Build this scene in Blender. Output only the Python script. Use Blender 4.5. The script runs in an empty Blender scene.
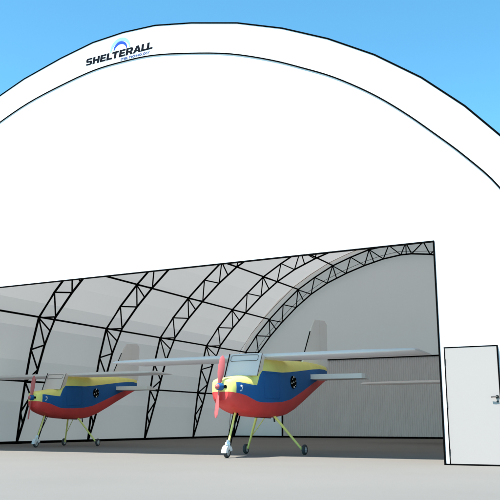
import bpy, math, random
from mathutils import Vector, Matrix
random.seed(4)
S = bpy.context.scene
COL = S.collection
R = math.radians

# ------------------------------------------------------------------ materials
def new_mat(name):
    m = bpy.data.materials.new(name); m.use_nodes = True
    nt = m.node_tree; nt.nodes.clear()
    out = nt.nodes.new('ShaderNodeOutputMaterial')
    return m, nt, out

def paint(name, col, rough=0.5, metal=0.0, var=0.06, scale=3.0, bump=0.0, bscale=60.0, coat=0.0, spec=0.5):
    m, nt, out = new_mat(name)
    p = nt.nodes.new('ShaderNodeBsdfPrincipled')
    p.inputs['Roughness'].default_value = rough
    p.inputs['Metallic'].default_value = metal
    p.inputs['Coat Weight'].default_value = coat
    p.inputs['Specular IOR Level'].default_value = spec
    tc = nt.nodes.new('ShaderNodeTexCoord')
    n = nt.nodes.new('ShaderNodeTexNoise'); n.inputs['Scale'].default_value = scale; n.inputs['Detail'].default_value = 6
    nt.links.new(tc.outputs['Object'], n.inputs['Vector'])
    mr = nt.nodes.new('ShaderNodeMapRange')
    mr.inputs['From Min'].default_value = 0.3; mr.inputs['From Max'].default_value = 0.7
    mr.inputs['To Min'].default_value = 1 - var; mr.inputs['To Max'].default_value = 1 + var
    nt.links.new(n.outputs['Fac'], mr.inputs['Value'])
    mx = nt.nodes.new('ShaderNodeVectorMath'); mx.operation = 'SCALE'
    mx.inputs[0].default_value = col
    nt.links.new(mr.outputs['Result'], mx.inputs['Scale'])
    nt.links.new(mx.outputs['Vector'], p.inputs['Base Color'])
    if bump:
        n2 = nt.nodes.new('ShaderNodeTexNoise'); n2.inputs['Scale'].default_value = bscale; n2.inputs['Detail'].default_value = 4
        nt.links.new(tc.outputs['Object'], n2.inputs['Vector'])
        b = nt.nodes.new('ShaderNodeBump'); b.inputs['Strength'].default_value = bump; b.inputs['Distance'].default_value = 0.01
        nt.links.new(n2.outputs['Fac'], b.inputs['Height']); nt.links.new(b.outputs['Normal'], p.inputs['Normal'])
    nt.links.new(p.outputs['BSDF'], out.inputs['Surface'])
    return m

def membrane(name, refl, trans, share):
    """white coated fabric: reflects and lets some daylight through"""
    m, nt, out = new_mat(name)
    d = nt.nodes.new('ShaderNodeBsdfDiffuse'); t = nt.nodes.new('ShaderNodeBsdfTranslucent')
    t.inputs['Color'].default_value = (*trans, 1)
    tc = nt.nodes.new('ShaderNodeTexCoord')
    n = nt.nodes.new('ShaderNodeTexNoise'); n.inputs['Scale'].default_value = 0.35; n.inputs['Detail'].default_value = 5
    nt.links.new(tc.outputs['Object'], n.inputs['Vector'])
    mr = nt.nodes.new('ShaderNodeMapRange')
    mr.inputs['From Min'].default_value = 0.3; mr.inputs['From Max'].default_value = 0.7
    mr.inputs['To Min'].default_value = 0.97; mr.inputs['To Max'].default_value = 1.02
    nt.links.new(n.outputs['Fac'], mr.inputs['Value'])
    mx = nt.nodes.new('ShaderNodeVectorMath'); mx.operation = 'SCALE'; mx.inputs[0].default_value = refl
    nt.links.new(mr.outputs['Result'], mx.inputs['Scale']); nt.links.new(mx.outputs['Vector'], d.inputs['Color'])
    mix = nt.nodes.new('ShaderNodeMixShader'); mix.inputs['Fac'].default_value = share
    nt.links.new(d.outputs['BSDF'], mix.inputs[1]); nt.links.new(t.outputs['BSDF'], mix.inputs[2])
    nt.links.new(mix.outputs['Shader'], out.inputs['Surface'])
    return m

def glassy(name, col, share):
    m, nt, out = new_mat(name)
    p = nt.nodes.new('ShaderNodeBsdfPrincipled'); p.inputs['Base Color'].default_value = (*col, 1)
    p.inputs['Roughness'].default_value = 0.2
    t = nt.nodes.new('ShaderNodeBsdfTransparent'); t.inputs['Color'].default_value = (0.93, 0.95, 0.97, 1)
    mix = nt.nodes.new('ShaderNodeMixShader'); mix.inputs['Fac'].default_value = share
    nt.links.new(p.outputs['BSDF'], mix.inputs[1]); nt.links.new(t.outputs['BSDF'], mix.inputs[2])
    nt.links.new(mix.outputs['Shader'], out.inputs['Surface'])
    return m

M = dict(
    ground=paint('pale_concrete', (0.198, 0.186, 0.167), 0.95, spec=0.2, var=0.05, scale=0.25, bump=0.25, bscale=45),
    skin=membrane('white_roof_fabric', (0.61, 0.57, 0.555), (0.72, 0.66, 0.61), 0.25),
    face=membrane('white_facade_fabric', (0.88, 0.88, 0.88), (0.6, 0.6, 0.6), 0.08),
    rear=membrane('pale_gable_fabric', (0.88, 0.77, 0.72), (0.99, 0.72, 0.61), 0.455),
    black=paint('black_steel', (0.003, 0.003, 0.003), 1.0, var=0.1, spec=0.03),
    ribbed=paint('grey_ribbed_sheet', (0.72, 0.715, 0.72), 0.9, var=0.03, scale=1.2),
    door=paint('light_grey_door', (0.40, 0.355, 0.33), 0.8, var=0.01, scale=1.0, bump=0.03),
    handle=paint('dark_handle', (0.03, 0.03, 0.03), 0.35, metal=0.6),
    navy=paint('charcoal_lettering', (0.006, 0.008, 0.013), 1.0, spec=0.1),
    logo_blue=paint('logo_blue', (0.01, 0.07, 0.5), 1.0),
    logo_cyan=paint('logo_pale_blue', (0.26, 0.55, 0.66), 0.9),
    logo_sub=paint('logo_mid_blue', (0.05, 0.09, 0.30), 0.9),
    red=paint('red_paint', (0.80, 0.06, 0.055), 0.5),
    blue=paint('blue_paint', (0.002, 0.115, 0.36), 0.7),
    yellow=paint('yellow_paint', (0.96, 0.86, 0.24), 0.6),
    wing=membrane('doped_wing_fabric', (0.93, 0.90, 0.89), (0.97, 0.95, 0.95), 0.42),
    fin=membrane('doped_fin_fabric', (0.95, 0.93, 0.92), (1.0, 0.97, 0.96), 0.45),
    stab=paint('pale_stabilizer', (0.92, 0.88, 0.85), 0.6, var=0.02),
    glass=glassy('milky_windscreen', (0.86, 0.74, 0.71), 0.22),
    prop=paint('red_propeller', (0.62, 0.13, 0.13), 0.4),
    white=paint('white_paint', (0.8, 0.8, 0.8), 0.45),
    tyre=paint('grey_tyre', (0.045, 0.045, 0.045), 0.8),
    rim=paint('pale_rim', (0.55, 0.55, 0.55), 0.4, metal=0.3),
)

# ------------------------------------------------------------------ mesh helper
class MB:
    def __init__(s): s.v = []; s.f = []; s.mi = []
    def add(s, verts, faces, mi=0):
        b = len(s.v); s.v += [tuple(v) for v in verts]
        for f in faces: s.f.append([b + i for i in f]); s.mi.append(mi)
    def box(s, a, b, mi=0):
        x0, y0, z0 = a; x1, y1, z1 = b
        s.add([(x0,y0,z0),(x1,y0,z0),(x1,y1,z0),(x0,y1,z0),(x0,y0,z1),(x1,y0,z1),(x1,y1,z1),(x0,y1,z1)],
              [(0,3,2,1),(4,5,6,7),(0,1,5,4),(1,2,6,5),(2,3,7,6),(3,0,4,7)], mi)
    def tube(s, pts, r, n=8, mi=0, closed=False, r2=None):
        pts = [Vector(p) for p in pts]; N = len(pts); rings = []
        for i, p in enumerate(pts):
            if closed: d = (pts[(i+1) % N] - pts[i-1])
            else: d = pts[min(i+1, N-1)] - pts[max(i-1, 0)]
            d.normalize()
            a = Vector((0, 0, 1)) if abs(d.z) < 0.9 else Vector((0, 1, 0))
            u = d.cross(a).normalized(); w = d.cross(u)
            rr = r if r2 is None else r + (r2 - r) * i / (N - 1)
            rings.append([p + (u*math.cos(2*math.pi*k/n) + w*math.sin(2*math.pi*k/n))*rr for k in range(n)])
        vs = [q for rg in rings for q in rg]; fs = []
        for i in range(N if closed else N-1):
            j = (i+1) % N
            for k in range(n):
                fs.append((i*n+k, i*n+(k+1) % n, j*n+(k+1) % n, j*n+k))
        if not closed:
            fs.append(tuple(range(n))[::-1]); fs.append(tuple((N-1)*n+k for k in range(n)))
        s.add(vs, fs, mi)
    def build(s, name, mats, parent=None, smooth=None):
        me = bpy.data.meshes.new(name); me.from_pydata(s.v, [], s.f)
        if not isinstance(mats, (list, tuple)): mats = [mats]
        for m in mats: me.materials.append(m)
        for p, mi in zip(me.polygons, s.mi): p.material_index = mi
        if smooth:
            for p in me.polygons: p.use_smooth = True
            me.set_sharp_from_angle(angle=R(smooth))
        me.validate(); me.update()
        o = bpy.data.objects.new(name, me); COL.objects.link(o)
        if parent: o.parent = parent
        return o

def tag(o, label=None, cat=None, group=None, kind=None):
    if label: o['label'] = label
    if cat: o['category'] = cat
    if group: o['group'] = group
    if kind: o['kind'] = kind
    return o
def empty(name, loc):
    o = bpy.data.objects.new(name, None); COL.objects.link(o); o.location = loc; return o

# ------------------------------------------------------------------ ground
g = MB(); g.add([(-900,-600,0),(900,-600,0),(900,1500,0),(-900,1500,0)], [(0,1,2,3)])
tag(g.build('ground', M['ground']), 'pale flat concrete apron running from the foreground into the hangar', kind='structure')

# ------------------------------------------------------------------ hangar
CX = -11.62; YF = 15.13; YB = 40.95
HC = Vector((CX, YF, 0))
hangar = empty('hangar', (CX, YF, 0))
tag(hangar, 'large white arched fabric hangar with black steel lattice trusses and a wide open front', 'hangar')
# everything below is written relative to the hangar's base point (x from its axis, y from the front)
DB = YB - YF
COVER = [(0,10.80),(1.0,10.75),(2.1,10.54),(3.4,10.21),(4.6,9.77),(5.73,9.23),(6.8,8.59),(7.8,7.84),(8.65,7.04),(9.36,6.22),
         (9.95,5.45),(10.35,4.5),(10.62,3.2),(10.78,1.6),(10.85,0)]
INNER = [(0,9.97),(0.95,9.93),(2.06,9.73),(3.2,9.45),(4.27,9.05),(5.1,8.66),(5.85,8.27),(6.67,7.73),(7.35,7.18),(7.98,6.59),
         (8.6,5.97),(9.22,5.23),(9.65,4.3),(9.98,2.95),(10.25,1.5),(10.45,0)]
def both(half): return [(-x, z) for x, z in half[::-1]] + [(x, z) for x, z in half[1:]]
def smooth(P, n=4):
    out = []
    for i in range(len(P)-1):
        p0 = P[i-1] if i else (-P[1][0], P[1][1]); p1, p2 = P[i], P[i+1]
        p3 = P[i+2] if i+2 < len(P) else (2*p2[0]-p1[0], 2*p2[1]-p1[1])
        for k in range(n):
            t = k/n
            out.append(tuple(0.5*(2*p1[c]+(p2[c]-p0[c])*t+(2*p0[c]-5*p1[c]+4*p2[c]-p3[c])*t*t+(3*p1[c]-p0[c]-3*p2[c]+p3[c])*t**3) for c in (0, 1)))
    return out + [P[-1]]
INNER = smooth(INNER)
cover = both(COVER); inner = both(INNER)
def zat(prof, x):
    for (x0, z0), (x1, z1) in zip(prof, prof[1:]):
        if x0 <= x <= x1 and x1 > x0: return z0 + (z1-z0)*(x-x0)/(x1-x0)
    return 0
# roof cover
b = MB(); n = len(cover); ys = [-0.02 + i*(DB+0.1)/24 for i in range(25)]
b.add([(x, y, z) for y in ys for x, z in cover],
      [(j*n+i, j*n+i+1, (j+1)*n+i+1, (j+1)*n+i) for j in range(24) for i in range(n-1)])
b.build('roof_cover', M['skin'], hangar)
# arched front band: a shallow box section between the cover and the inner arc
def band(y0, y1, mat, name):
    b = MB(); ts = 64
    def samp(half, t):
        L = [0]
        for (x0,z0),(x1,z1) in zip(half, half[1:]): L.append(L[-1]+math.hypot(x1-x0, z1-z0))
        d = t*L[-1]
        for i in range(len(half)-1):
            if d <= L[i+1]+1e-9:
                u = (d-L[i])/(L[i+1]-L[i]); return (half[i][0]+u*(half[i+1][0]-half[i][0]), half[i][1]+u*(half[i+1][1]-half[i][1]))
        return half[-1]
    sh = [(-1)*(1-i/ts) for i in range(ts)] + [i/ts for i in range(ts+1)]
    vs = []
    for t in sh:
        s = -1 if t < 0 else 1
        xo, zo = samp(COVER, abs(t)); xi, zi = samp(INNER, abs(t))
        vs += [(s*xo, y0, zo-0.004), (s*xi, y0, zi), (s*xi, y1, zi), (s*xo, y1, zo-0.004)]
    fs = []
    for i in range(len(sh)-1):
        a = 4*i; c = a+4
        fs += [(a, a+1, c+1, c), (a+1, a+2, c+2, c+1), (a+2, a+3, c+3, c+2)]
    b.add(vs, fs); return b.build(name, mat, hangar)
front = band(-0.016, -0.004, M['face'], 'front_arch_band')
# front wall panel with the great opening
OX = 7.87; OZ = 4.32; OXL = -7.87
def wall_sheet(y, prof, xa, xb, ztop, mat, name):
    xs = sorted(set([x for x, z in prof] + [xa, xb]))
    b = MB()
    for x0, x1 in zip(xs, xs[1:]):
        z0, z1 = zat(prof, x0), zat(prof, x1)
        if x0 >= xa - 1e-6 and x1 <= xb + 1e-6: lo = ztop
        else: lo = 0
        b.add([(x0,y,min(lo, z0)),(x1,y,min(lo, z1)),(x1,y,z1),(x0,y,z0)], [(0,1,2,3)])
    return b.build(name, mat, hangar)
wide = [(x*1.012, z+0.06) if z > 0 else (x, 0) for x, z in inner]
fw = wall_sheet(0, wide, OXL, OX, OZ, M['face'], 'front_wall')
# black piping along the arc edges, opening edge, base rails
def piping(half, y, r, name, parent, dz=0, k=1):
    b = MB(); b.tube([(x*k, y, z+dz) for x, z in both(half)], r, 8); return b.build(name, M['black'], parent, 60)
piping(COVER, -0.015, 0.020, 'edge_piping', front, 0.0)
piping(INNER, -0.010, 0.017, 'edge_piping', front)
b = MB(); e = 0.014
b.box((OXL-0.02, -0.03, OZ-2*e), (OX+0.02, 0.03, OZ))
b.build('opening_edge', M['black'], fw)
for x0, x1 in ((OX-0.010, OX+0.02), (OXL-0.02, OXL+0.010)):
    b = MB(); b.box((x0, -0.027, 0), (x1, 0.027, OZ-2*e)); b.build('opening_edge', M['black'], fw)
for x0, x1 in ((OX+0.022, 10.4), (-10.4, OXL-0.022)):
    b = MB(); b.box((x0, -0.03, 0), (x1, 0.02, 0.026)); b.build('base_strip', M['black'], fw)
# personnel door
DX0 = -3.625 - CX; DX1 = -2.665 - CX; DZ = 2.17
b = MB(); b.box((DX0, -0.06, 0.03), (DX1, -0.02, DZ)); door = b.build('door', M['door'], hangar)
b = MB(); t = 0.022
b.box((DX0-t, -0.066, 0.0), (DX0-0.002, -0.004, DZ+t)); b.box((DX1+0.002, -0.066, 0.0), (DX1+t, -0.004, DZ+t)); b.box((DX0, -0.064, DZ+0.002), (DX1, -0.004, DZ+t))
b.box((DX0, -0.064, 0.0), (DX1, -0.03, 0.026))
b.build('door_frame', M['black'], door)
b = MB(); hx = DX1-0.04; hz = 1.24
b.tube([(hx, -0.06, hz), (hx, -0.075, hz)], 0.032, 16); b.tube([(hx, -0.07, hz), (hx, -0.115, hz)], 0.011, 10)
b.tube([(hx+0.01, -0.115, hz), (hx-0.06, -0.118, hz), (hx-0.105, -0.113, hz-0.004)], 0.012, 10)
b.build('handle', M['handle'], door, 40)
b = MB(); b.tube([(hx, -0.06, hz-0.085), (hx, -0.068, hz-0.085)], 0.02, 14); b.build('lock', M['handle'], door, 40)
for zz in (0.25, 1.1, 1.92):
    b = MB(); b.tube([(DX0-0.004, -0.07, zz-0.05), (DX0-0.004, -0.07, zz+0.05)], 0.009, 8); b.build('hinge', M['handle'], door)

# lattice trusses
ON = [(0,10.42),(0.97,10.37),(2.1,10.25),(3.2,9.92),(4.3,9.53),(5.42,8.95),(6.47,8.32),(7.42,7.52),(8.33,6.69),(9.17,5.8),(9.9,4.84),
      (10.20,3.6),(10.40,2.35),(10.54,1.2),(10.65,0.02)]
IN = [(0.3,9.77),(1.3,9.64),(2.4,9.37),(3.5,9.02),(4.65,8.56),(5.65,8.0),(6.6,7.3),(7.5,6.5),(8.28,5.72),(9.04,4.82),(9.52,3.75),(9.80,2.8),(10.08,1.8),(10.40,0.75)]
YT = [15.45, 19.1, 23.3, 27.58, 31.82, 36.25, 40.75]
def make_truss():
    root = empty('arch_truss', (0, 0, 0)); root.parent = hangar
    r = 0.045
    b = MB(); b.tube([(x, 0, z) for x, z in both(ON)], r, 8); b.build('outer_chord', M['black'], root, 60)
    b = MB(); il = [(-x, z) for x, z in IN[::-1]] + IN
    b.tube([(-10.65,0,0.02)] + [(x, 0, z) for x, z in il] + [(10.65,0,0.02)], r, 8); b.build('inner_chord', M['black'], root, 60)
    b = MB()
    for s in (-1, 1):
        for i in range(len(IN)):
            for o_ in (ON[i], ON[i+1]):
                if o_ is ON[-1]: continue
                b.tube([(s*o_[0], 0, o_[1]), (s*IN[i][0], 0, IN[i][1])], 0.034, 6)
        for i in range(2, len(ON)-2, 2):   # radial struts at the purlin nodes
            a, c = IN[i-1], IN[i]
            b.tube([(s*ON[i][0], 0, ON[i][1]), (s*(a[0]+c[0])/2, 0, (a[1]+c[1])/2)], 0.032, 6)
    b.tube([(0,0,10.42),(0,0,9.77)], 0.032, 6)
    b.build('web', M['black'], root)
    for s in (-1, 1):
        b = MB(); b.box((s*10.66-0.14, -0.14, 0.0), (s*10.66+0.14, 0.14, 0.02))
        b.build('base_plate', M['black'], root)
    return root
def copy_tree(o, parent=None):
    c = o.copy(); COL.objects.link(c); c.parent = parent
    for ch in list(o.children): copy_tree(ch, c)
    return c
t0 = make_truss()
for i, y in enumerate(YT):
    t = t0 if i == 0 else copy_tree(t0, hangar)
    t.location = (0, y-YF, 0)
# thin cable rings beside the rear truss
rear_rings = MB(); outer_ring = MB()
rear_rings.tube([(x*0.992, 40.35-YF, z+0.10) for x, z in both(IN)], 0.012, 6)
outer_ring.tube([(x*1.004, 40.2-YF, z+0.07) for x, z in both(ON)], 0.012, 6)
rear_rings.build('gable_cable', M['black'], hangar); outer_ring.build('gable_cable', M['black'], hangar)
# purlins
for i in range(0, len(ON)-1, 2):
    for s in ((1,) if i == 0 else (-1, 1)):
        b = MB(); b.tube([(s*ON[i][0], 0.05, ON[i][1]+0.03), (s*ON[i][0], DB-0.05, ON[i][1]+0.03)], 0.041, 6)
        b.build('purlin', M['black'], hangar)
# base rails along the side walls
for s in (-1, 1):
    b = MB(); b.box((s*10.72-0.04, 0.05, 0.0), (s*10.72+0.04, DB-0.08, 0.10)); b.build('base_rail', M['black'], hangar)
# rear gable wall (fabric) and its big ribbed door
PX = 7.6; PZ = 4.22
rw = wall_sheet(DB, cover, -PX, PX, PZ, M['rear'], 'rear_wall')
b = MB(); b.box((-10.7, DB-0.08, 0), (10.7, DB-0.03, 0.10)); b.build('rear_base_rail', M['black'], rw)
b = MB(); nr = 126; w = 2*PX/nr; prof = []
for k in range(nr):
    x = -PX + k*w; prof += [(x, 0.0), (x+w*0.35, 0.0), (x+w*0.5, -0.03), (x+w*0.85, -0.03)]
prof.append((PX, 0.0)); m_ = len(prof)
b.add([(x, DB-0.0+y, z) for z in (0, PZ) for x, y in prof], [(i, i+1, m_+i+1, m_+i) for i in range(m_-1)])
rd = b.build('rear_door', M['ribbed'], hangar)
b = MB(); b.box((-PX-0.04, DB-0.07, PZ), (PX+0.04, DB-0.01, PZ+0.07))
for s in (-1, 1): b.box((s*(PX+0.02)-0.035, DB-0.065, 0.1), (s*(PX+0.02)+0.035, DB-0.015, PZ))
b.build('door_frame', M['black'], rd)

# sign on the band
def text_mesh(name, body, x0, x1, z0, z1, mat, parent, bold=0.0, shear=0.0, depth=0.006, y=-0.018, spacing=1.0):
    cu = bpy.data.curves.new(name, 'FONT'); cu.body = body; cu.offset = bold; cu.space_character = spacing; cu.shear = shear
    cu.extrude = 0.01
    tmp = bpy.data.objects.new('tmp_text', cu); COL.objects.link(tmp)
    bpy.context.view_layer.update()
    me = bpy.data.meshes.new_from_object(tmp.evaluated_get(bpy.context.evaluated_depsgraph_get()))
    bpy.data.objects.remove(tmp)
    xs = [v.co.x for v in me.vertices]; zs = [v.co.y for v in me.vertices]
    ax, bx_, az, bz = min(xs), max(xs), min(zs), max(zs)
    for v in me.vertices:
        X, Z, E = v.co.x, v.co.y, v.co.z
        v.co = (x0+(X-ax)/(bx_-ax)*(x1-x0), y - depth*(E/0.01*0.5+0.5), z0+(Z-az)/(bz-az)*(z1-z0))
    me.materials.clear(); me.materials.append(mat); me.name = name
    o = bpy.data.objects.new(name, me); COL.objects.link(o); o.parent = parent
    return o
sign = empty('sign', (0, 0, 0)); sign.parent = hangar
GL = dict(
    H=[[(0,0),(.3,0),(.3,.37),(.62,.37),(.62,0),(.92,0),(.92,1),(.62,1),(.62,.62),(.3,.62),(.3,1),(0,1)]],
    E=[[(0,0),(.8,0),(.8,.23),(.3,.23),(.3,.39),(.74,.39),(.74,.61),(.3,.61),(.3,.77),(.8,.77),(.8,1),(0,1)]],
    L=[[(0,0),(.76,0),(.76,.24),(.3,.24),(.3,1),(0,1)]],
    T=[[(.29,0),(.59,0),(.59,.76),(.88,.76),(.88,1),(0,1),(0,.76),(.29,.76)]],
    S=[[(.02,.12),(.14,.02),(.3,0),(.66,0),(.82,.06),(.88,.18),(.88,.44),(.8,.56),(.66,.61),(.32,.61),(.32,.78),(.86,.78),(.86,.9),(.76,.98),(.62,1),(.24,1),(.1,.95),(.03,.84),(.03,.56),(.1,.44),(.26,.39),(.58,.39),(.58,.22),(.02,.22)]],
    R=[[(0,0),(.3,0),(.3,.34),(.46,.34),(.62,0),(.95,0),(.76,.38),(.88,.48),(.9,.6),(.9,.8),(.82,.94),(.66,1),(0,1),(0,.78),(.6,.78),(.6,.56),(.3,.56),(.3,.78),(0,.78)]],
    A=[[(0,0),(.31,0),(.38,.2),(.5,.2),(.5,.4),(.44,.4),(.52,.68),(.6,.4),(.5,.4),(.5,.2),(.66,.2),(.73,0),(1.04,0),(.69,1),(.35,1)]])
def block_letters(word, x0, x1, z0, h, mat, parent):
    adv = []; x = 0
    for ch in word:
        w = max(p[0] for p in GL[ch][0]); adv.append(x); x += w + {'A': 0.02, 'L': -0.04}.get(ch, 0.09) - (0.08 if ch == 'R' else 0)
    sc = (x1-x0)/(x-0.09)
    for ch, ax in zip(word, adv):
        for poly in GL[ch]:
            b = MB(); m = len(poly)
            pts = [(x0+(ax+px+0.10*pz)*sc, z0+pz*h) for px, pz in poly]
            b.add([(x, -0.022, z) for x, z in pts] + [(x, -0.017, z) for x, z in pts],
                  [tuple(range(m))] + [(i, i+m, (i+1) % m+m, (i+1) % m) for i in range(m)])
            b.build('letter', mat, parent)
block_letters('SHELTERALL', -12.84-CX, -10.71-CX, 10.115, 0.195, M['navy'], sign)
text_mesh('small_lettering', 'STEEL TECHNOLOGY', -11.68-CX, -10.76-CX, 10.005, 10.07, M['logo_sub'], sign, bold=0.015, shear=0.12)
def arc(cx, cz, r0, r1, a0, a1, mat, name):
    b = MB(); N = 28; vs = []
    for i in range(N+1):
        a = R(a0+(a1-a0)*i/N); u = math.sin(math.pi*i/N)**0.5 if 0 < i < N else 0.15
        rm = (r0+r1)/2; hw = (r1-r0)/2*max(u, 0.35)
        for rr in (rm-hw, rm+hw):
            for yy in (-0.017, -0.022): vs.append((cx+math.cos(a)*rr, yy, cz+math.sin(a)*rr))
    fs = []
    for i in range(N):
        a = 4*i; c = a+4; fs += [(a+1,a+3,c+3,c+1),(a,a+1,c+1,c),(a+2,c+2,c+3,a+3)]
    b.add(vs, fs); return b.build(name, mat, sign)
ecx = -11.70-CX
arc(ecx, 10.315, 0.17, 0.245, 4, 176, M['logo_blue'], 'emblem_arc')
arc(ecx, 10.315, 0.26, 0.35, 4, 182, M['logo_cyan'], 'emblem_arc')

# ------------------------------------------------------------------ aircraft
K = 1.1
def make_plane():
    root = empty('light_aircraft', (0, 0, 0))
    def W(x, y, z): return (K*x, K*y, K*z - 0.075)
    class PB(MB):
        def add(s, verts, faces, mi=0): MB.add(s, [W(*v) for v in verts], faces, mi)
    # y, bottom, red/blue line, blue/yellow line, top, half width
    ST = [(-0.27,1.22,1.40,1.57,1.63,0.17),(-0.20,1.15,1.39,1.59,1.675,0.25),(-0.05,1.08,1.37,1.60,1.70,0.31),(0.2,1.01,1.33,1.58,1.73,0.35),
          (0.42,0.965,1.27,1.565,1.76,0.37),(0.62,0.935,1.22,1.56,1.79,0.385),(0.74,0.92,1.21,1.78,1.99,0.39),(0.86,0.91,1.205,1.88,2.16,0.39),
          (1.3,0.89,1.21,1.89,2.18,0.395),(1.9,0.885,1.24,1.90,2.19,0.385),(2.4,0.93,1.31,1.94,2.22,0.36),(2.9,1.05,1.44,1.99,2.25,0.325),
          (3.5,1.25,1.60,2.05,2.28,0.275),(4.1,1.46,1.765,2.11,2.295,0.215),(4.7,1.66,1.90,2.155,2.295,0.145),(5.15,1.81,1.97,2.17,2.28,0.09),(5.45,1.90,2.0,2.15,2.26,0.045)]
    def ring(st):
        y, zb, zr, zy, zt, w = st
        h = [(0,zb),(0.35*w,zb+0.008),(0.68*w,zb+0.12*(zr-zb)),(0.9*w,zb+0.48*(zr-zb)),(w,zr),(w*1.02,(zr+zy)/2),(w*0.985,zy),(0.9*w,zy+0.5*(zt-zy)),(0.66*w,zy+0.84*(zt-zy)),(0.35*w,zt-0.004),(0,zt)]
        return [(x, y, z) for x, z in h] + [(-x, y, z) for x, z in h[1:-1][::-1]]
    def mat_band(i):   # 0 red 1 blue 2 yellow
        j = i if i < 10 else 19 - i
        return 0 if j < 4 else (1 if j < 6 else 2)
    b = PB(); n = 20
    # a third of the way between stations for a rounder run of the skin
    fine = []
    for a, c in zip(ST, ST[1:]):
        fine.append(a); fine.append(tuple((p+q)/2 for p, q in zip(a, c)))
    fine.append(ST[-1])
    for st in fine: MB.add(b, [W(*v) for v in ring(st)], [])
    for j in range(len(fine)-1):
        for i in range(n):
            mi = mat_band(i)
            if mi == 1 and fine[j][0] < -0.16: mi = 2      # the nose bowl is all yellow above the red
            b.f.append([j*n+i, j*n+(i+1) % n, (j+1)*n+(i+1) % n, (j+1)*n+i]); b.mi.append(mi)
    b.f.append([4,3,2,1,0,19,18,17,16]); b.mi.append(0); b.f.append([16,15,14,13,12,11,10,9,8,7,6,5,4]); b.mi.append(2)
    b.f.append([(len(fine)-1)*n+i for i in range(n)][::-1]); b.mi.append(1)
    fus = b.build('fuselage', [M['red'], M['blue'], M['yellow']], root, 40)
    # cooling inlets and landing lights on the nose
    for s in (-1, 1):
        b = PB(); b.tube([(s*0.105, -0.262, 1.50), (s*0.105, -0.285, 1.50)], 0.036, 16); b.build('air_inlet', M['black'], fus)
        b = PB()
        b.tube([(s*(0.325+0.012*math.sin(a)), 0.0+0.05*math.cos(a), 1.475+0.05*math.sin(a)) for a in [R(-110+i*20) for i in range(12)]], 0.018, 8)
        b.build('landing_light', M['white'], fus, 60)
    # tail knob, belly drain, panel seams
    b = PB(); b.tube([(0, 5.43, 1.93), (0, 5.52, 1.93)], 0.035, 10); b.build('tail_light', M['black'], fus)
    b = PB(); b.tube([(0.05, 1.15, 0.90), (0.05, 1.95, 0.885)], 0.014, 6); b.build('belly_strake', M['black'], fus)
    b = PB(); b.tube([(-0.06, 2.35, 0.92), (-0.06, 2.38, 0.80)], 0.02, 8); b.build('drain_pipe', M['tyre'], fus)
    # door outline on the port side: a thin seam
    for s in (-1, 1):
        b = PB(); b.tube([(s*0.403, 0.95, 1.30), (s*0.403, 0.90, 1.85), (s*0.403, 1.75, 1.86), (s*0.401, 1.70, 1.30)], 0.004, 5, closed=True)
        b.build('door_seam', M['blue'], fus)
    # cabin glazing
    A0, A1, B0, B1 = (0.62,1.775), (0.80,2.235), (0.88,2.12), (0.62,1.775)
    b = PB(); hw0, hw1 = 0.385, 0.385
    # slightly bowed windscreen
    N = 8; vs = []
    for k in range(N+1):
        u = -1+2*k/N; bow = 0.10*(1-u*u)
        vs += [(u*hw0*0.99, 0.60-bow, 1.765), (u*hw1, 0.84-bow*0.8, 2.26)]
        vs += [(u*hw0*0.99, 0.62-bow+0.01, 1.765), (u*hw1, 0.86-bow*0.8, 2.26)]
    fs = []
    for k in range(N):
        a = 4*k; c = a+4; fs += [(a, c, c+1, a+1), (a+2, a+3, c+3, c+2)]
    b.add(vs, fs)
    for s in (-1, 1):   # side quarter lights
        x = s*0.392
        b.add([(x,0.62,1.775),(x,0.86,1.90),(x,0.98,2.20),(x,0.86,2.26)], [(0,1,2,3)])
    ws = b.build('windshield', M['glass'], root, 40)
    b = PB()
    b.tube([(-0.40,0.58,1.74), (-0.405,0.83,2.27)], 0.014, 6); b.build('window_post', M['black'], ws)
    b = PB(); b.tube([(0.40,0.60,1.76), (0.40,0.84,2.25)], 0.006, 6); b.build('window_post', M['black'], ws)
    # sun visor outline: rounded oblong loop behind the top of the glass
    b = PB(); pts = []; raw = []
    for cx_, cz_, a0 in ((0.30,2.19,0),(-0.30,2.19,90),(-0.30,2.13,180),(0.30,2.13,270)):
        for q in range(5):
            a = R(a0+q*22.5); raw.append((cx_+0.035*math.cos(a), cz_+0.035*math.sin(a)))
        if cx_ == 0.30 and cz_ == 2.19: raw += [(0.30-0.1*k, 2.225) for k in range(1, 6)]
        if cx_ == -0.30 and cz_ == 2.13: raw += [(-0.30+0.1*k, 2.095) for k in range(1, 6)]
    for u, zz in raw:
        bw = 1-(u/0.385)**2; pts.append((u, 0.60-0.10*bw+(zz-1.765)*(0.485+0.04*bw)-0.010, zz))
    b.tube(pts, 0.005, 6, closed=True); b.build('visor_outline', M['tyre'], ws)
    # wing
    b = PB(); H = 3.75
    foil = [(0,0.0),(0.02,0.022),(0.09,0.045),(0.35,0.062),(0.7,0.052),(1.05,0.032),(1.38,0.006),(1.38,-0.004),(1.0,-0.008),(0.5,-0.012),(0.12,-0.018),(0.02,-0.014)]
    xs = [-H,-H+0.06,-2.6,-1.3,-0.42,0,0.42,1.3,2.6,H-0.06,H]; nf = len(foil)
    for x in xs:
        k = {H: 0.35, H-0.06: 0.75}.get(abs(x), 1.0)
        MB.add(b, [W(x, 0.96+y*(1 if k > 0.5 else 0.985)+(0 if k > 0.5 else 0.01), 2.205+z*k*1.35) for y, z in foil], [])
    for j in range(len(xs)-1):
        for i in range(nf): b.f.append([j*nf+i, (j+1)*nf+i, (j+1)*nf+(i+1) % nf, j*nf+(i+1) % nf]); b.mi.append(0)
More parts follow.
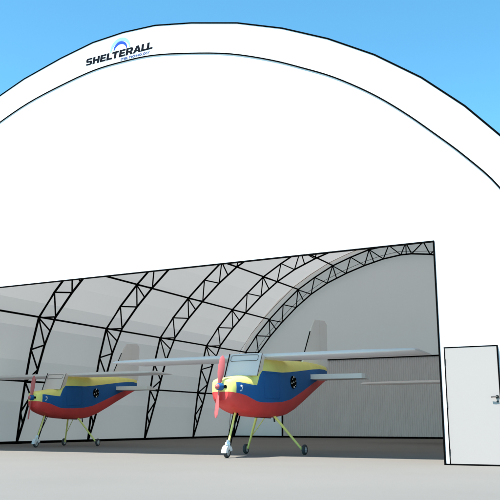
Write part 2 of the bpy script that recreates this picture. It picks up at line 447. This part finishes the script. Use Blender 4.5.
    b.f.append(list(range(nf))); b.mi.append(0); b.f.append([(len(xs)-1)*nf+i for i in range(nf)][::-1]); b.mi.append(0)
    wing = b.build('wing', M['wing'], root, 35)
    for s in (-1, 1):
        b = PB(); b.tube([(s*0.40, 0.98, 2.19), (s*0.40, 2.32, 2.215)], 0.010, 6); b.build('root_seam', M['black'], wing)
        b = PB(); b.add([(s*1.6,1.98,2.192),(s*3.5,1.98,2.192),(s*3.5,1.992,2.192),(s*1.6,1.992,2.192)], [(0,1,2,3)]); b.build('aileron_gap', M['tyre'], wing)
    # tail fin with black leading edge
    b = PB(); t_ = 0.025
    out = [(3.88,2.26),(4.55,3.28),(4.75,3.47),(5.45,3.52),(5.60,3.42),(5.56,2.24)]
    vs = [(-t_*(0.5 if z > 3 else 1), y, z) for y, z in out] + [(t_*(0.5 if z > 3 else 1), y, z) for y, z in out]; m = len(out)
    b.add(vs, [tuple(range(m)), tuple(range(2*m-1, m-1, -1))] + [(i, i+m, (i+1) % m+m, (i+1) % m) for i in range(m)])
    fin = b.build('tail_fin', M['fin'], root)
    b = PB(); b.tube([(0, 3.95, 2.40), (0, 4.44, 3.13)], 0.016, 6); b.build('leading_edge', M['black'], fin)
    b = PB(); b.tube([(0.0, 5.05, 2.3), (0.0, 5.07, 3.49)], 0.027, 6); b.build('rudder_hinge', M['fin'], fin)
    # horizontal stabilizers
    for s in (-1, 1):
        b = PB()
        pl = [(0.10,3.84),(1.55,3.98),(1.60,4.10),(1.55,4.55),(0.05,4.62)]
        vs = [(s*x, y, 1.85) for x, y in pl] + [(s*x, y, 1.97 if i != 4 and i != 3 else 1.90) for i, (x, y) in enumerate(pl)]; m = len(pl)
        b.add(vs, [tuple(range(m)), tuple(range(2*m-1, m-1, -1))] + [(i, i+m, (i+1) % m+m, (i+1) % m) for i in range(m)])
        b.build('stabilizer', M['stab'], root)
    # propeller
    b = PB()
    prof = [(0.0,-0.47),(0.03,-0.462),(0.055,-0.43),(0.072,-0.38),(0.078,-0.33),(0.078,-0.27)]
    N = 20; vs = [(r_*math.cos(2*math.pi*k/N), y, 1.50+r_*math.sin(2*math.pi*k/N)) for r_, y in prof for k in range(N)]
    MB.add(b, [W(*v) for v in vs], [])
    for j in range(len(prof)-1):
        for k in range(N): b.f.append([j*N+k, (j+1)*N+k, (j+1)*N+(k+1) % N, j*N+(k+1) % N]); b.mi.append(1 if j < 2 else 0)
    prop = b.build('propeller_hub', [M['blue'], M['prop']], root, 50)
    for s in (-1, 1):
        b = PB(); pf = [(0.05,0.035,60),(0.14,0.05,48),(0.28,0.068,34),(0.42,0.07,26),(0.54,0.058,20),(0.61,0.038,17),(0.635,0.012,16)]
        tilt = R(7); vs = []
        for rr, c, tw in pf:
            for q in range(8):
                a = 2*math.pi*q/8; u = math.cos(a)*c; v = math.sin(a)*0.011
                tx = u*math.cos(R(tw)) - v*math.sin(R(tw)); ty = u*math.sin(R(tw)) + v*math.cos(R(tw))
                X = s*(tx*math.cos(tilt) + rr*math.sin(tilt)); Z = s*(rr*math.cos(tilt) - tx*math.sin(tilt))
                vs.append((X, -0.345 + ty, 1.50+Z))
        MB.add(b, [W(*v) for v in vs], [])
        for j in range(len(pf)-1):
            for q in range(8): b.f.append([j*8+q, j*8+(q+1) % 8, (j+1)*8+(q+1) % 8, (j+1)*8+q]); b.mi.append(0)
        b.f.append([(len(pf)-1)*8+q for q in range(8)]); b.mi.append(0)
        b.build('propeller_blade', M['prop'], root, 50)
    # wheels
    def wheel(x, y, rad, parent, wd=0.035):
        z = 0.075/K + rad
        b = PB(); N = 24; pr = [(-wd, rad*0.62),(-wd,rad*0.86),(-wd*0.6,rad*0.98),(0,rad),(wd*0.6,rad*0.98),(wd,rad*0.86),(wd,rad*0.62)]
        MB.add(b, [W(x+u, y+r_*math.cos(2*math.pi*k/N), z+r_*math.sin(2*math.pi*k/N)) for u, r_ in pr for k in range(N)], [])
        for j in range(len(pr)-1):
            for k in range(N): b.f.append([j*N+k, j*N+(k+1) % N, (j+1)*N+(k+1) % N, (j+1)*N+k]); b.mi.append(0)
        o = b.build('wheel', M['tyre'], parent, 50)
        b = PB(); b.tube([(x-wd*0.8, y, z), (x+wd*0.8, y, z)], rad*0.63, 20); b.tube([(x-wd*1.5, y, z), (x+wd*1.5, y, z)], rad*0.2, 10)
        b.build('rim', M['rim'], o, 50)
        return z
    # nose gear: yellow leg between two black stays, white forked spat
    b = PB(); b.tube([(0, 0.36, 1.02), (0, 0.03, 0.30)], 0.024, 10); leg = b.build('nose_gear', M['yellow'], root, 50)
    z0 = wheel(0, 0, 0.115, leg)
    b = PB()
    for s in (-1, 1): b.tube([(s*0.045, 0.38, 1.02), (s*0.045, 0.05, 0.30)], 0.015, 6)
    b.tube([(0,0.50,0.98),(0,0.12,0.42)], 0.012, 6)
    b.build('stay', M['black'], leg)
    b = PB()
    N = 9
    for s in (-1, 1):
        vs = []
        for i in range(N):
            a = R(-5+i*170/(N-1))
            for rr in (0.06, 0.14):
                for dx in (0.044, 0.056): vs.append((s*dx, -rr*math.cos(a), z0+rr*math.sin(a)))
        fs = []
        for i in range(N-1):
            a = 4*i; c = a+4; fs += [(a,a+2,c+2,c),(a+1,c+1,c+3,a+3),(a,c,c+1,a+1),(a+2,a+3,c+3,c+2)]
        b.add(vs, fs + [(0,1,3,2), (4*N-4,4*N-2,4*N-1,4*N-3)])
        b.tube([(s*0.055, 0.005, z0+0.09), (s*0.04, 0.035, z0+0.20)], 0.014, 8)
    vs = []
    for i in range(N):
        a = R(-5+i*170/(N-1))
        for rr in (0.134, 0.142):
            for dx in (-0.0562, 0.0562): vs.append((dx, -rr*math.cos(a), z0+rr*math.sin(a)))
    fs = []
    for i in range(N-1):
        a = 4*i; c = a+4; fs += [(a,c,c+1,a+1),(a+2,a+3,c+3,c+2),(a,a+2,c+2,c),(a+1,c+1,c+3,a+3)]
    b.add(vs, fs)
    b.tube([(-0.05, 0.03, z0+0.17), (0.05, 0.03, z0+0.17)], 0.022, 8); b.tube([(0,0.03,z0+0.16),(0,0.05,z0+0.24)],0.034,10)
    b.build('fork', M['white'], leg, 50)
    # main gear
    for s in (-1, 1):
        b = PB(); b.tube([(s*0.22, 1.78, 0.93), (s*0.69, 2.24, 0.19)], 0.030, 10, r2=0.024)
        b.tube([(s*0.69, 2.26, 0.186), (s*0.75, 2.26, 0.186)], 0.016, 8)
        if s < 0: b.tube([(s*0.56, 2.10, 0.42), (s*0.05, 1.86, 0.90)], 0.011, 8)
        leg = b.build('main_gear', M['yellow'], root, 50); wheel(s*0.75, 2.26, 0.115, leg)
    # black and white roundel on each flank
    for s in (-1, 1):
        x = s*0.372
        b = PB(); N = 10
        for k in range(N):
            a = 2*math.pi*k/N; cy, cz, r_ = 2.53+0.12*math.cos(a), 1.71+0.10*math.sin(a), 0.052
            b.tube([(x-s*0.03, cy, cz), (x+s*0.004*(1+k % 2), cy, cz)], r_, 10)
        b.tube([(x-s*0.03, 2.53, 1.71), (x+s*0.003, 2.53, 1.71)], 0.10, 16)
        b.build('emblem', M['black'], fus)
        for cy, cz, r_ in ((2.53,1.83,0.026),(2.42,1.68,0.02),(2.54,1.60,0.026),(2.64,1.74,0.013),(2.53,1.71,0.017),(2.46,1.78,0.012),(2.62,1.64,0.012)):
            b = PB(); b.tube([(x, cy, cz), (x+s*0.014, cy, cz)], r_, 10); b.build('emblem_spot', M['white'], fus)
    return root

p2 = make_plane(); p2.location = (-8.06*K, 14.46*K, 0)
tag(p2, 'red, blue and yellow light aircraft nearest the doorway, its nose and spinner in sunlight', 'aircraft', 'light aircraft parked in the hangar')
p1 = copy_tree(p2); p1.location = (-18.36, 20.09, 0); p1.scale = (1/K, 1/K, 1.115/K)
tag(p1, 'red, blue and yellow light aircraft on the left, farther from the doorway, wholly in shade', 'aircraft')
p3 = copy_tree(p2); p3.location = (-6.15*K, 26.9*K, 0)
tag(p3, 'light aircraft behind the front wall, only its wing tip showing before the ribbed door', 'aircraft')

# ------------------------------------------------------------------ light, sky, camera
sd = Vector((0.17, 0.51, -1.0)).normalized()
sun = bpy.data.lights.new('sun', 'SUN'); sun.energy = 4.0; sun.angle = R(0.5); sun.color = (1.0, 0.96, 0.90)
so = bpy.data.objects.new('sun', sun); COL.objects.link(so)
so.rotation_euler = sd.to_track_quat('-Z', 'Y').to_euler(); so.location = (-6, -10, 30)
wd = bpy.data.worlds.new('World'); S.world = wd; wd.use_nodes = True
nt = wd.node_tree; nt.nodes.clear()
sky = nt.nodes.new('ShaderNodeTexSky'); sky.sky_type = 'NISHITA'; sky.sun_disc = False
tosun = -sd
sky.sun_elevation = math.asin(tosun.z); sky.sun_rotation = math.atan2(tosun.x, tosun.y)
sky.air_density = 1.0; sky.dust_density = 0.0; sky.ozone_density = 1.5
bg = nt.nodes.new('ShaderNodeBackground'); bg.inputs['Strength'].default_value = 0.112
ow = nt.nodes.new('ShaderNodeOutputWorld')
tint = nt.nodes.new('ShaderNodeVectorMath'); tint.operation = 'MULTIPLY'; tint.inputs[1].default_value = (0.54, 1.07, 1.09)
nt.links.new(sky.outputs['Color'], tint.inputs[0]); nt.links.new(tint.outputs['Vector'], bg.inputs['Color']); nt.links.new(bg.outputs['Background'], ow.inputs['Surface'])

cam = bpy.data.cameras.new('camera'); co = bpy.data.objects.new('camera', cam); COL.objects.link(co)
cam.sensor_width = 36; cam.lens = 36*780/500; cam.clip_end = 5000; cam.clip_start = 0.05
co.location = (0, 0, 0.75); co.rotation_euler = (math.pi/2 + math.atan(174/780), 0, R(27.5))
S.camera = co
S.view_settings.view_transform = 'Standard'; S.view_settings.look = 'None'; S.view_settings.gamma = 1
S.view_settings.use_curve_mapping = False
S.view_settings.exposure = 1.2
S.cycles.max_bounces = 12; S.cycles.diffuse_bounces = 8; S.cycles.transparent_max_bounces = 8
